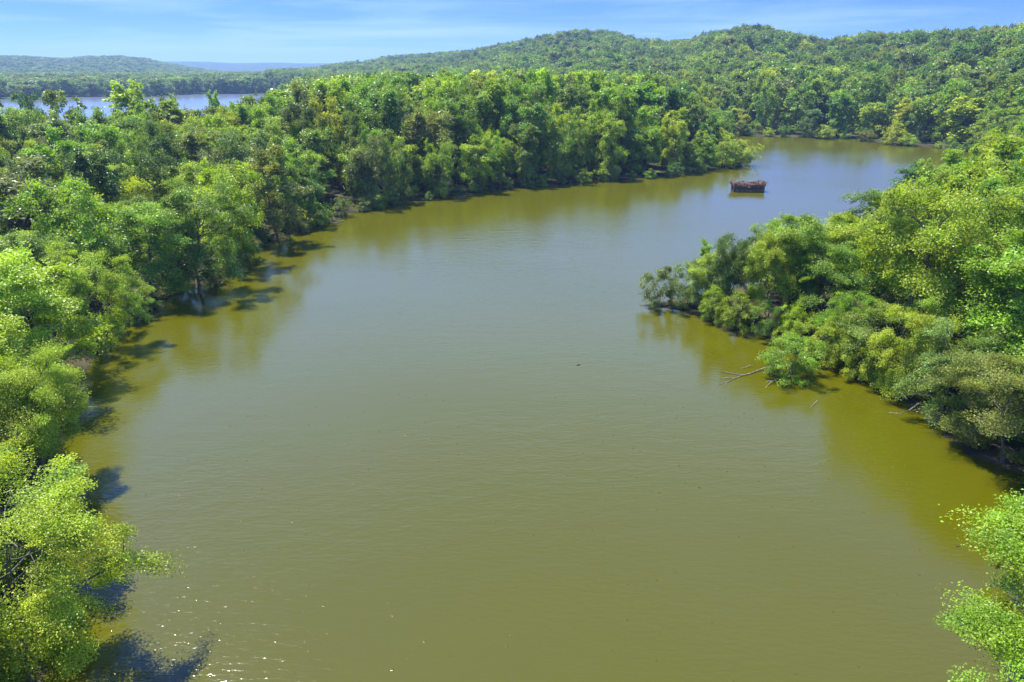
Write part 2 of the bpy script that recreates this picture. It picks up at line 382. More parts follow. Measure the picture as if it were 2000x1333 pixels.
def make_meshes(shape, seed, leaf, count, sides=6, pad=.082):
    H, R, paths, tips, r = grow(shape, seed)
    big = [p for p in paths]
    if sides < 5: big = [p for p in paths if len(p[0]) > 3]
    V, Q = tube_geo(big, sides)
    me_t = mesh_np(shape + '_trunk', V, Q, [BARK])
    for p in me_t.polygons: p.use_smooth = True
    T = np.array([t[0] for t in tips]); D = np.array([t[1] for t in tips])
    n = len(T); w = r.lognormal(0, .65, n); w /= w.sum()
    idx = r.choice(n, count, p=w)
    cen = np.array([0, 0, H * .5])
    out = T - cen; out /= np.linalg.norm(out, axis=1)[:, None]
    axis = out * .55 + np.array([0, 0, .75]) + r.normal(0, .25, (n, 3)); axis /= np.linalg.norm(axis, axis=1)[:, None]
    rad = r.uniform(.7, 1.45, n) * pad * (H if shape != 'shrub' else H * 1.5)
    off = r.normal(size=(count, 3)); off /= np.linalg.norm(off, axis=1)[:, None]
    off *= (r.uniform(0, 1, (count, 1)) ** .5) * rad[idx][:, None]
    ax = axis[idx]; along = (off * ax).sum(1)[:, None]
    off = off - ax * along * .68
    off = off + D[idx] * (r.uniform(0, .5, (count, 1)) * rad[idx][:, None])
    C = T[idx] + off
    C[:, 2] = np.maximum(C[:, 2], r.uniform(.1, .7, count))
    nrm = ax * .9 + r.normal(0, .5, (count, 3))
    cl = r.uniform(0, 1, (n, 2))[idx]
    LV, LQ, lv = leaves_geo(C, nrm, leaf, leaf * .62, r, cl)
    me_c = mesh_np(shape + '_crown', LV, LQ, [LEAF], lv)
    return me_t, me_c, float(np.percentile(C[:, 2], 99.7)), float(np.percentile(np.hypot(C[:, 0], C[:, 1]), 97))

PROTO = {}
def protos():
    k = 100
    for lod, leaf, cnt, shapes in (('close', .125, 100000, ['round', 'spread', 'open', 'round']), ('near', .19, 42000, ['round', 'tall', 'spread', 'open', 'spread', 'round', 'forked']),
                                   ('mid', .34, 15000, ['round', 'tall', 'spread', 'open', 'round', 'tall', 'round']),
                                   ('far', .56, 5500, ['round', 'tall', 'spread', 'round', 'tall', 'round']),
                                   ('dist', .72, 3000, ['round', 'tall', 'round'])):
        for s in shapes:
            k += 1
            PROTO.setdefault(lod, []).append((s,) + make_meshes(s, k, leaf, cnt, 6 if lod in ('near', 'close') else (5 if lod == 'mid' else 4), .082 if lod != 'dist' else .1))
    for i in range(3):
        PROTO.setdefault('shrub_near', []).append(('shrub',) + make_meshes('shrub', 300 + i, .11, 15000, 4, .085))
        PROTO.setdefault('shrub_far', []).append(('shrub',) + make_meshes('shrub', 310 + i, .2, 5000, 4, .095))
protos()

TINTS = {   # leaf colours that stay with each tree's kind
    'yellow-green': (0.295, 0.375, 0.026), 'fresh green': (0.205, 0.310, 0.026), 'mid green': (0.145, 0.230, 0.030),
    'olive': (0.170, 0.220, 0.040), 'grey-green': (0.155, 0.205, 0.056), 'dark green': (0.090, 0.155, 0.028)}
def vary(c, r, k=.12):
    return [float(c[0] * r.uniform(1 - k, 1 + k)), float(c[1] * r.uniform(1 - k * .7, 1 + k * .7)), float(c[2] * r.uniform(1 - k, 1 + k))]

def plant(kind, x, y, z, H, R, lod, shape, tint, rot, label, cat, group, pick=None, lean=0):
    """a thing of its own: an Empty at the foot, trunk and crown as its parts"""
    cands = [p for p in PROTO[lod] if p[0] == shape] or PROTO[lod]
    s, mt, mc, H0, R0 = cands[(pick if pick is not None else int(rng.integers(len(cands)))) % len(cands)]
    e = bpy.data.objects.new(kind, None); COL.objects.link(e); e.empty_display_size = .5
    e.location = (x, y, z); e.rotation_euler = (lean, 0, rot); e.scale = (R / R0, R / R0, H / H0)
    e['label'] = label; e['category'] = cat
    if group: e['group'] = group
    for nme, me in (('stems' if s == 'shrub' else 'trunk', mt), ('foliage' if s == 'shrub' else 'crown', mc)):
        o = link(nme, me, e)
        if me is mc: o['tint'] = tint
    return e

# ------------------------------------------------------------------ ground and water
def ground():
    na = 720
    rr = np.concatenate([np.linspace(3, 120, 70), np.geomspace(122, 420, 110), np.geomspace(424, 3200, 120), np.geomspace(3300, 12000, 40)])
    az = np.concatenate([np.linspace(-.95, .95, 620), np.linspace(.96, 2 * math.pi - .96, 100)])
    A, Rr = np.meshgrid(az, rr)
    X = np.sin(A) * Rr; Y = np.cos(A) * Rr
    Z = height(X, Y).reshape(X.shape)
    V = np.stack([X.ravel(), Y.ravel(), Z.ravel()], 1)
    m, n = X.shape
    i = np.arange(m - 1)[:, None] * n; j = np.arange(n)[None, :]; j2 = (j + 1) % n
    Q = np.stack([i + j, i + j2, i + n + j2, i + n + j], -1).reshape(-1, 4)
    # close the disc under the camera
    c = len(V); V = np.vstack([V, [0, 0, -2]])
    me = mesh_np('ground', V, Q, [ground_mat()])
    o = link('ground', me); o['kind'] = 'structure'
    for p in me.polygons: p.use_smooth = True
    import bmesh
    bm = bmesh.new(); bm.from_mesh(me); bm.verts.ensure_lookup_table()
    for k in range(n): bm.faces.new((bm.verts[c], bm.verts[(k + 1) % n], bm.verts[k]))
    bm.normal_update(); bm.to_mesh(me); bm.free()
    # water sheets: the pond with its cove, and the lake behind the wood
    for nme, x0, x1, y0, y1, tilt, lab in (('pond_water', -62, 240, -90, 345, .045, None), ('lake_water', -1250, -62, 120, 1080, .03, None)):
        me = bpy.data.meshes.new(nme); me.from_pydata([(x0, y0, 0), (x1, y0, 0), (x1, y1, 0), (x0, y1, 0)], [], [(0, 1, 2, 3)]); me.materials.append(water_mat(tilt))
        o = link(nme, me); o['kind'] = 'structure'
ground()

# ------------------------------------------------------------------ trees placed one by one from the photograph
TREES = []      # dict(x,y,z,H,R,shape,tint,label,...)
def hero(bx, by, topy, rpx, shape, tint, label, group, pick=None, rot=None, H=None):
    x, y = at(bx, by)
    dist = y * math.cos(PITCH) + CAMH * math.sin(PITCH)
    z0 = max(0.0, float(height(x, y)[0]))
    h = CAMH + math.hypot(x, y) * float(elev(bx, topy)) - z0
    R = rpx / F * (y * math.cos(PITCH) + (CAMH - h / 2) * math.sin(PITCH))
    TREES.append(dict(x=x, y=y, z=z0 - .1, H=h, R=R, shape=shape, tint=tint, label=label, group=group, pick=pick, rot=rot, hero=True))
GL = 'trees crowding the left bank'; GR = 'trees on the right bank spit'
hero(60, 1340, 930, 250, 'spread', 'yellow-green', 'large yellow-green tree in the bottom left corner leaning over the water', GL, 0)
hero(-60, 1180, 850, 230, 'round', 'fresh green', 'light green tree cut by the left picture edge, above the corner tree', GL, 0)
hero(100, 935, 672, 120, 'open', 'yellow-green', 'open many-stemmed tree with bare lower trunks showing at the left waterline', GL, 0, 1.0)
hero(-40, 980, 700, 150, 'spread', 'olive', 'olive tree at the left edge behind the open many-stemmed tree', GL, 1)
hero(95, 760, 480, 140, 'round', 'yellow-green', 'broad pale yellow-green tree above the many-stemmed tree at left', GL, 1)
hero(215, 670, 470, 85, 'spread', 'yellow-green', 'low pale tree beside the broad yellow-green one, reaching over the water', GL, 1)
hero(-40, 700, 400, 150, 'round', 'grey-green', 'grey-green tree at the left edge behind the broad pale tree', GL, 0)
hero(390, 575, 360, 115, 'round', 'mid green', 'full green tree casting a long shadow on the olive water', GL, 0)
hero(300, 590, 400, 90, 'round', 'fresh green', 'green tree between the pale trees and the full green waterline tree', GL, 1)
hero(450, 520, 318, 75, 'spread', 'yellow-green', 'tree with bright yellow upper boughs behind the full green waterline tree', GL, 0)
hero(545, 475, 285, 70, 'round', 'olive', 'dull olive tree just past the bend of the left bank', GL, 1)
hero(200, 590, 345, 100, 'spread', 'fresh green', 'spreading fresh green tree two rows in from the left bank shadow', GL, 0)
hero(60, 560, 310, 120, 'round', 'grey-green', 'wide grey-green tree near the left edge, halfway up the wood', GL, 0)
hero(5, 315, 172, 26, 'round', 'grey-green', 'grey-green treetop at the left edge against the rear lake', GL)
hero(78, 318, 176, 30, 'spread', 'dark green', 'dark forked treetop standing in front of the rear lake at left', GL)
hero(145, 315, 177, 42, 'round', 'olive', 'wide olive treetop right of the dark forked one below the lake', GL)
hero(268, 318, 160, 40, 'tall', 'yellow-green', 'bright yellow-green treetop rising highest in front of the rear lake', GL)
hero(345, 316, 186, 34, 'round', 'grey-green', 'greyish treetop right of the bright one, at the lake edge', GL)
hero(437, 312, 178, 15, 'tall', 'fresh green', 'slender single treetop rising alone over the rear lake', GL)
hero(560, 330, 176, 42, 'tall', 'fresh green', 'leafy green treetop where the rear lake ends', GL)
# right bank
hero(1775, 700, 358, 118, 'forked', 'yellow-green', 'tallest bright green tree of the right spit with forked bare limbs', GR, 0, 2.2)
hero(1870, 640, 330, 120, 'round', 'mid green', 'dark-limbed green tree right of the forked bright tree', GR, 0)
hero(1680, 640, 440, 90, 'open', 'fresh green', 'bright green tree left of the forked tree on the spit', GR, 0, .5)
hero(1600, 655, 475, 75, 'round', 'mid green', 'rounded green tree in the middle of the right spit', GR, 1)
hero(1500, 635, 455, 62, 'open', 'yellow-green', 'bright yellow-green tree standing over the narrow spit end', GR, 0, 3.0)
hero(1418, 620, 458, 50, 'forked', 'dark green', 'thin dark tree with airy top near the tip of the right spit', GR, 0, 4.1)
hero(1560, 600, 470, 60, 'tall', 'dark green', 'slim dark green tree behind the bright spit trees', GR, 0)
hero(1650, 700, 560, 60, 'spread', 'fresh green', 'low leafy tree beside the little bay on the right bank', GR, 0)
hero(1960, 790, 440, 120, 'tall', 'fresh green', 'tall feathery green tree at the right edge', GR, 0)
hero(1850, 820, 620, 120, 'spread', 'olive', 'olive tree overhanging the right waterline with glossy leaves', GR, 0)
hero(1960, 905, 650, 130, 'round', 'olive', 'large olive-green tree drooping to the water at the right edge', GR, 0)
hero(1760, 770, 590, 75, 'spread', 'yellow-green', 'low yellow-green tree leaning over the bright patch of water', GR, 1)
hero(2080, 700, 350, 170, 'round', 'fresh green', 'big fresh green tree half outside the right edge', GR, 1)
hero(2035, 1440, 945, 225, 'round', 'fresh green', 'layered green tree in the bottom right corner', GR, 0, 0.6)
hero(2035, 1640, 1120, 235, 'round', 'fresh green', 'lower leafy tree filling the bottom right corner under the layered one', GR, 1, 0.6)
hero(1940, 560, 270, 130, 'round', 'fresh green', 'tall leafy tree behind the forked bright tree near the right edge', GR, 0)
hero(1790, 440, 322, 60, 'open', 'dark green', 'dark open tree with bare twigs at the far side of the right spit', GR, 1)
hero(1860, 470, 295, 80, 'round', 'fresh green', 'full green tree at the back of the right spit under the cove', GR, 0)

# ------------------------------------------------------------------ the rest of the wood, scattered
def scatter(x0, x1, y0, y1, s, seed, keep):
    r = np.random.default_rng(seed)
    gx, gy = np.meshgrid(np.arange(x0, x1, s), np.arange(y0, y1, s * .87))
    gx = gx + (np.arange(gx.shape[0])[:, None] % 2) * s * .5
    x = (gx + r.uniform(-.36, .36, gx.shape) * s).ravel(); y = (gy + r.uniform(-.36, .36, gx.shape) * s).ravel()
    m = keep(x, y); return x[m], y[m]
def frus(x, y, m=.12):
    az = np.arctan2(x, y); return (np.abs(np.arctan2(x, np.maximum(y, 1) * .98)) < math.atan(1000 / 1434) + m) & (y > 14)
def canopy(px):
    return np.interp(px, [-400, 0, 300, 450, 540, 600, 700, 850, 980, 1150, 1250, 1340, 1400, 1450, 1480],
                     [13.7, 13.9, 14.0, 14.0, 16.2, 17.2, 18.6, 19.5, 20.0, 19.5, 19, 17.5, 15, 11, 7])
cand = []
def add_zone(xs, ys, zone, hf, rf, seed):
    r = np.random.default_rng(seed)
    zz = height(xs, ys); sd = land_sd(xs, ys)
    px = 1000 + 1434 * xs / ys
    for i in range(len(xs)):
        h = hf(px[i], sd[i], math.hypot(xs[i], ys[i])) * r.choice([r.uniform(.70, .9), r.uniform(.85, 1.08), r.uniform(1.0, 1.17)])
        cand.append(dict(x=float(xs[i]), y=float(ys[i]), z=float(zz[i]) - .1, H=h, R=rf(h) * r.uniform(.8, 1.25), zone=zone, sd=float(sd[i]), px=float(px[i])))
def left_keep(x, y):
    r = np.hypot(x, y); px = 1000 + 1434 * x / np.maximum(y, 1)
    sd = land_sd(x, y)
    return frus(x, y) & (sd > .2) & (r < 345) & (px < 1480) & (poly_sd(np.array([(-400, 0), (-400, 400)] + [(150, 400), (95, 300), (76, 215)] + LEFT[::-1] + [(-22, -60)]), x, y) > -1)
x, y = scatter(-330, 110, 20, 345, 7.3, 1, left_keep)
add_zone(x, y, 'left', lambda px, sd, r: (9.5 + (canopy(px) - 9.5) * min(1, max(0, (r - 40) / 110))) * (.66 + .34 * min(1, sd / 22)), lambda h: 1.9 + h * .165, 2)
def right_keep(x, y):
    return frus(x, y) & (x > 12) & (y > 18) & (y < 232) & (land_sd(x, y) > .2) & (poly_sd(np.array([(10, 15), (10, 90), (75, 130), (150, 232), (400, 300), (300, 10)]), x, y) > 0)
x, y = scatter(10, 230, 18, 235, 6.8, 3, right_keep)
add_zone(x, y, 'right', lambda px, sd, r: (10 + 6 * min(1, max(0, (r - 60) / 90))) * (.6 + .4 * min(1, sd / 14)), lambda h: 1.8 + h * .17, 4)
def back_keep(x, y):
    r = np.hypot(x, y); px = 1000 + 1434 * x / np.maximum(y, 1)
    return frus(x, y, .06) & (land_sd(x, y) > 1.5) & (px > 520) & (r > 235) & (r < 1500) & (y > 200) & (r < np.interp(px, CX, CRR) * 1.12)
x, y = scatter(-500, 1000, 200, 1500, 11.0, 5, back_keep)
m = ~left_keep(x, y); m &= ~((x > 12) & (y < 232)); x, y = x[m], y[m]
add_zone(x, y, 'back', lambda px, sd, r: 18.5 * (.72 + .28 * min(1, sd / 20)), lambda h: 2.0 + h * .22, 6)
def far_keep(x, y):
    r = np.hypot(x, y); px = 1000 + 1434 * x / np.maximum(y, 1)
    return frus(x, y, .05) & (land_sd(x, y) > 2) & (px <= 700) & (r > 700) & (r < 2550)
x, y = scatter(-2300, -100, 500, 2550, 12.5, 7, far_keep)
m = ~back_keep(x, y); x, y = x[m], y[m]
add_zone(x, y, 'lake', lambda px, sd, r: 14.5, lambda h: 4.2 + h * .23, 8)

def edge_keep(x, y):                                # the banks run on beside and behind the camera
    return (land_sd(x, y) > 1.5) & ~(frus(x, y) & (y > 18)) & (np.hypot(x, y) > 24)
x, y = scatter(-120, 150, -45, 190, 7.0, 9, edge_keep)
add_zone(x, y, 'edge', lambda px, sd, r: 10.0, lambda h: 2.0 + h * .17, 10)
# keep scattered trees clear of the placed ones
HX = np.array([(t['x'], t['y'], t['R']) for t in TREES])
cand = [c for c in cand if ((HX[:, 0] - c['x']) ** 2 + (HX[:, 1] - c['y']) ** 2 > (.62 * HX[:, 2]) ** 2 + 4).all()]
TN = list(TINTS)
def choose(c, r):
    d = math.hypot(c['x'], c['y'])
    g = math.sin(c['x'] * .045 + 1.0) + math.sin(c['y'] * .05 + c['x'] * .02) + r.normal(0, 1.0)
    w = {'edge': [.2, .28, .2, .14, .1, .08], 'left': [.26, .31, .18, .12, .07, .06], 'right': [.22, .30, .2, .14, .08, .06], 'back': [.02, .12, .34, .12, .14, .26], 'lake': [.0, .08, .3, .08, .16, .38]}[c['zone']]
    if c['zone'] == 'left' and c['px'] > 600: w = [.24, .34, .20, .10, .04, .08]
    if c['zone'] == 'back' and d < 400: w = [.08, .22, .28, .14, .14, .14]
    w = np.array(w) * np.exp(np.array([.35, .2, 0, -.1, -.2, -.3]) * g); w /= w.sum()
    c['tint'] = TN[int(r.choice(6, p=w))]
    sh = [('round', .42), ('tall', .30), ('spread', .14), ('open', .14)] if c['zone'] in ('left', 'right') else [('round', .55), ('tall', .35), ('spread', .10)]
    if c['zone'] == 'left' and c['px'] > 560 and c['sd'] > 10: sh = [('round', .4), ('tall', .55), ('open', .05)]
    c['shape'] = sh[int(r.choice(len(sh), p=[q[1] for q in sh]))][0]
    if c['zone'] == 'lake' and c['shape'] == 'spread': c['shape'] = 'round'
    if c['sd'] < 5 and c['zone'] in ('left', 'right', 'back'): c['shape'] = ['round', 'spread'][int(r.integers(2))]
r = np.random.default_rng(77)
for c in cand: choose(c, r)

# which trees show: paint near-to-far ellipses into a coarse buffer and count what is left of each
def visible(items):
    W_, H_ = 700, 467; k = W_ / 2000
    buf = np.full((H_, W_), -1, np.int32)
    order = np.argsort([-math.hypot(t['x'], t['y']) for t in items])
    for i in order:
        t = items[i]
        cx_, cy_, d = project(t['x'], t['y'], t['z'] + t['H'] * .55)
        _, ty, _ = project(t['x'], t['y'], t['z'] + t['H']); _, by, _ = project(t['x'], t['y'], t['z'] + t['H'] * .08)
        rx = F * t['R'] * .9 / d * k; c0 = float(cx_) * k; y0 = float(ty) * k; y1 = float(by) * k
        ry = max((y1 - y0) / 2 , rx * .5); ym = y0 + ry
        xa, xb = int(max(0, c0 - rx)), int(min(W_, c0 + rx + 1)); ya, yb = int(max(0, ym - ry)), int(min(H_, ym + ry + 1))
        if xa >= xb or ya >= yb: continue
        gy, gx = np.mgrid[ya:yb, xa:xb]
        mk = ((gx + .5 - c0) / max(rx, .5)) ** 2 + ((gy + .5 - ym) / max(ry, .5)) ** 2 < 1
        buf[ya:yb, xa:xb][mk] = i
    return np.bincount(buf[buf >= 0], minlength=len(items))
allt = TREES + cand
vis = visible(allt)
nh = len(TREES)
NTREE = 300
order = sorted(range(nh, len(allt)), key=lambda i: -vis[i] if allt[i]['zone'] != 'edge' else 1)
solo = [i for i in order[:NTREE - nh] if vis[i] > 0 and allt[i]['zone'] != 'edge']
rest = [i for i in order if i not in set(solo)]
print('trees', len(allt), 'solo', len(solo) + nh, 'smallest solo px', vis[solo[-1]])

ONES = 'first second third fourth fifth sixth seventh eighth ninth tenth eleventh twelfth thirteenth fourteenth fifteenth sixteenth seventeenth eighteenth nineteenth'.split()
TENS = {2: 'twent', 3: 'thirt', 4: 'fort', 5: 'fift', 6: 'sixt', 7: 'sevent', 8: 'eight', 9: 'ninet'}
def ordinal(k):
    n = k + 1
    if n < 20: return ONES[n - 1]
    return TENS[n // 10] + ('ieth' if n % 10 == 0 else 'y-' + ONES[n % 10 - 1])
SHN = {'round': 'rounded', 'tall': 'tall narrow', 'spread': 'spreading', 'open': 'loosely branched'}
def zone_name(c):
    if c['zone'] == 'left':
        if c['sd'] < 6.5: return 'on the left waterline', 'trees along the left bank waterline'
        if c['px'] < 560 and math.hypot(c['x'], c['y']) > 150: return 'below the rear lake', 'treetops in front of the rear lake'
        if c['sd'] < 24: return 'behind the left waterline', 'trees in the rows behind the left waterline'
        return 'deep in the wooded point', 'trees deep in the wooded point'
    if c['zone'] == 'right':
        return ('on the right waterline', 'trees along the right bank') if c['sd'] < 6.5 else ('in the right wood', 'trees in the right wood')
    if c['zone'] == 'back':
        return ('on the far cove shore', 'trees along the far shore of the cove') if c['sd'] < 9 else ('on the hill foot behind the cove', 'trees on the foot of the hill')
    return 'beyond the rear lake', 'trees beyond the rear lake'
buckets = {}
for i in solo:
    c = allt[i]; zn, g = zone_name(c); c['zn'] = zn; c['group'] = g
    buckets.setdefault((c['tint'], c['shape'], zn), []).append(c)
for (tint, sh, zn), L in buckets.items():
    L.sort(key=lambda c: float(project(c['x'], c['y'], c['z'] + c['H'] * .7)[0]))
    for k, c in enumerate(L):
        c['label'] = f'{tint} {SHN[sh]} tree {zn}' + ('' if len(L) == 1 else f', {ordinal(k)} from the left')
r = np.random.default_rng(99)
for i in list(range(nh)) + solo:
    c = allt[i]; d = math.hypot(c['x'], c['y'])
    lod = 'close' if d < 52 else 'near' if d < 85 else ('mid' if d < 190 else ('far' if d < 325 else 'dist'))
    plant('broadleaf_tree', c['x'], c['y'], c['z'], c['H'], c['R'], lod, c['shape'], vary(TINTS[c['tint']], r), c.get('rot') if c.get('rot') is not None else r.uniform(0, 6.28),
          c['label'], 'tree', c['group'], c.get('pick'))

# ------------------------------------------------------------------ shrubs at the waterline
SHRUBS = []
def shrub(bx, by, topy, rpx, tint, label, group=None):
    x, y = at(bx, by); ang = math.atan((666.5 - topy) / F) - PITCH
    d = y * math.cos(PITCH) + CAMH * math.sin(PITCH)
    SHRUBS.append(dict(x=x, y=y, H=CAMH + math.hypot(x, y) * float(elev(bx, topy)), R=rpx / F * d, tint=tint, label=label, group=group))
GT = 'shrubs at the tip of the right spit'
shrub(1290, 600, 522, 46, 'grey-green', 'pale grey-green shrub at the very tip of the right spit', GT)
shrub(1345, 604, 512, 48, 'grey-green', 'pale bushy shrub second from the spit tip', GT)
shrub(1395, 628, 560, 36, 'fresh green', 'small green shrub under the airy dark tree on the spit', GT)
shrub(1440, 645, 570, 42, 'fresh green', 'rounded green shrub on the front waterline of the spit', GT)
shrub(1498, 660, 585, 44, 'mid green', 'mid green shrub under the bright yellow-green spit tree', GT)
shrub(1545, 672, 590, 40, 'yellow-green', 'light shrub with layered boughs left of the little bay', GT)
shrub(1540, 738, 655, 62, 'fresh green', 'bright feathery shrub sticking out over the water by the fallen branch', GT)
shrub(1610, 712, 620, 50, 'yellow-green', 'yellow-green shrub at the head of the little bay', GT)
shrub(1445, 323, 272, 36, 'yellow-green', 'yellow-green bush on the end of the left wooded point')
shrub(1415, 328, 262, 34, 'yellow-green', 'taller yellow bush just behind the end of the left point')
shrub(1380, 333, 268, 30, 'fresh green', 'green bush left of the yellow bushes on the point')
shrub(1610, 272, 244, 20, 'yellow-green', 'small round yellow-green bush on the far cove shore')
shrub(1742, 283, 238, 30, 'yellow-green', 'larger yellow-green bush on the far shore of the cove, right of the round one')
shrub(2020, 1180, 1040, 90, 'fresh green', 'leafy green bush at the right edge just above the layered corner tree')
shrub(1690, 277, 254, 20, 'olive', 'low olive bush between the two yellow bushes on the far shore')
r = np.random.default_rng(21)
def shore_shrubs(L, step, zone, grp, seed, hr):
    r = np.random.default_rng(seed); out = []
    P = np.array(L); seg = np.hypot(*np.diff(P, axis=0).T); cum = np.concatenate([[0], seg.cumsum()])
    s_ = 1.0
    while s_ < cum[-1] - 1:
        x = np.interp(s_, cum, P[:, 0]) + r.uniform(-.7, .7); y = np.interp(s_, cum, P[:, 1]) + r.uniform(-.7, .7)
        s_ += step * r.uniform(.6, 1.5)
        if not frus(np.array([x]), np.array([y]), -.02)[0]: continue
        h = r.uniform(*hr)
        if any(math.hypot(q['x'] - x, q['y'] - y) < .5 * (q['R'] + h * .6) for q in SHRUBS): continue
        out.append(dict(x=float(x), y=float(y), H=h, R=h * r.uniform(.6, .85), tint=TN[int(r.choice(6, p=[.2, .25, .2, .15, .12, .08]))], group=grp))
    out.sort(key=lambda c: float(project(c['x'], c['y'], 1)[0]))
    for k, c in enumerate(out): c['label'] = f"{c['tint']} waterline shrub {zone}, {ordinal(k)} shrub from the left"
    SHRUBS.extend(out)
shore_shrubs(LEFT, 4.2, 'along the left bank', 'waterline shrubs along the left bank', 31, (1.6, 3.6))
shore_shrubs(COVE[5:16], 6.0, 'along the far cove shore', 'waterline shrubs along the far shore of the cove', 32, (2.2, 4.5))
shore_shrubs(RIGHT[5:], 3.2, 'along the right bank', 'waterline shrubs along the right bank', 33, (1.5, 3.2))
for c in SHRUBS:
    z0 = max(0, float(height(c['x'], c['y'])[0]))
    plant('waterside_shrub', c['x'], c['y'], z0 - .05, c['H'], c['R'], 'shrub_near' if math.hypot(c['x'], c['y']) < 110 else 'shrub_far', 'shrub', vary(TINTS[c['tint']], r),
          r.uniform(0, 6.28), c['label'], 'shrub', c['group'])

# ------------------------------------------------------------------ the duck blind and floating wood
def root(name, x, y, z, rz, label, cat, group=None):
    e = bpy.data.objects.new(name, None); COL.objects.link(e); e.location = (x, y, z); e.rotation_euler = (0, 0, rz)
    e['label'] = label; e['category'] = cat
    if group: e['group'] = group
    return e
def boxes(name, L, m, parent, bev=.015):
    import bmesh
    bm = bmesh.new()
    for (cx_, cy_, cz_, sx_, sy_, sz_) in L:
        q = bmesh.ops.create_cube(bm, size=1)['verts']
        for v in q: v.co = (cx_ + v.co.x * sx_, cy_ + v.co.y * sy_, cz_ + v.co.z * sz_)
    bmesh.ops.bevel(bm, geom=bm.edges[:], offset=bev, segments=1, affect='EDGES')
    me = bpy.data.meshes.new(name); bm.to_mesh(me); bm.free(); me.materials.append(m)
    return link(name, me, parent)
def blind():
    r = np.random.default_rng(8)
    x, y = at(1459, 374)
    e = root('duck_blind', x, y, 0, -.10, 'brush-covered hunting blind floating alone on the pond', 'hunting blind')
    hw, hd = 3.0, 1.2
    L = []
    for k in range(7):                                  # horizontal boards round the four sides
        z = -.1 + k * .2
        L += [(0, -hd, z, 2 * hw, .05, .185), (0, hd, z, 2 * hw, .05, .185), (-hw, 0, z, .05, 2 * hd - .06, .185), (hw, 0, z, .05, 2 * hd - .06, .185)]
    boxes('plank_wall', L, PLANK, e)
    boxes('deck', [(0, 0, .12, 2 * hw - .12, 2 * hd - .12, .08)], PLANK, e)
    for sx_ in (-1, 1):
        for sy_ in (-1, 1): boxes('corner_post', [(sx_ * (hw + .07), sy_ * (hd + .07), .75, .12, .12, 1.9)], PLANK, e)
    # reeds and dead branches lashed to the walls, hollow in the middle
    paths = []; C = []; Nn = []
    for i in range(900):
        u = r.uniform(0, 4 * (hw + hd))
        if u < 2 * hw: px, py = -hw + u, -hd
        elif u < 4 * hw: px, py = -hw + (u - 2 * hw), hd
        elif u < 4 * hw + 2 * hd: px, py = -hw, -hd + (u - 4 * hw)
        else: px, py = hw, -hd + (u - 4 * hw - 2 * hd)
        px += r.normal(0, .14); py += r.normal(0, .14)
        top = 1.4 + .3 * (abs(px) / hw) ** 2 + r.uniform(-.1, .45)
        z0 = r.uniform(.85, 1.25)
        d = np.array([r.normal(0, .35), r.normal(0, .25), top - z0])
        p0 = np.array([px, py, z0])
        if i % 3 == 0: paths.append((np.stack([p0, p0 + d * .5 + r.normal(0, .05, 3), p0 + d]), np.array([.022, .016, .006])))
        for q in range(9):
            C.append(p0 + d * r.uniform(.1, 1.1) + r.normal(0, .10, 3)); Nn.append(r.normal(0, 1, 3))
    for i in range(60):                                  # twigs hanging low on the front
        px = r.uniform(-hw, hw); p0 = np.array([px, -hd - .06, r.uniform(.1, .7)])
        for q in range(4): C.append(p0 + r.normal(0, .08, 3)); Nn.append(np.array([r.normal(0, .4), -1, r.normal(0, .4)]))
    for i in range(14):
        px = r.uniform(-hw, hw); s_ = -1 if i % 2 else 1
        paths.append((np.array([[px, s_ * hd, .9], [px + r.normal(0, .2), s_ * hd, 1.7], [px + r.normal(0, .4), s_ * hd, 2.2]]), np.array([.03, .02, .008])))
    V, Q = tube_geo(paths, 4); link('branch_brush', mesh_np('branch_brush', V, Q, [BRUSH]), e)
    C = np.array(C); V, Q, lv = leaves_geo(C, np.array(Nn), .30, .10, r, r.uniform(0, 1, (len(C), 2)))
    link('dead_leaf_brush', mesh_np('dead_leaf_brush', V, Q, [bark_mat('dead_leaves', (.10, .055, .035), (.50, .33, .22), 4)]), e)
    # small pale jug and dark stakes on the right end
    boxes('stake', [(hw + .42, -.35, .35, .09, .09, 1.3)], PLANK, e); boxes('stake', [(hw + .55, -.05, .25, .09, .09, 1.0)], PLANK, e)
    import bmesh
    bm = bmesh.new()
    prof = [(0, .02), (.13, .0), (.15, .05), (.15, .26), (.10, .35), (.045, .38), (.045, .44), (0, .44)]
    for k in range(12):
        for i_, (a, b) in enumerate(prof): bm.verts.new((a * math.cos(k * .5236), a * math.sin(k * .5236), b))
    bm.verts.ensure_lookup_table(); n = len(prof)
    for k in range(12):
        for i_ in range(n - 1):
            bm.faces.new((bm.verts[k * n + i_], bm.verts[((k + 1) % 12) * n + i_], bm.verts[((k + 1) % 12) * n + i_ + 1], bm.verts[k * n + i_ + 1]))
    bmesh.ops.remove_doubles(bm, verts=bm.verts, dist=.001)
    me = bpy.data.meshes.new('float_jug'); bm.to_mesh(me); bm.free(); me.materials.append(plain('white_plastic', (.8, .8, .78), .4))
    j = link('float_jug', me, e); j.location = (hw + .36, -.62, -.04); j.scale = (1.3, 1.3, 1.3)
blind()
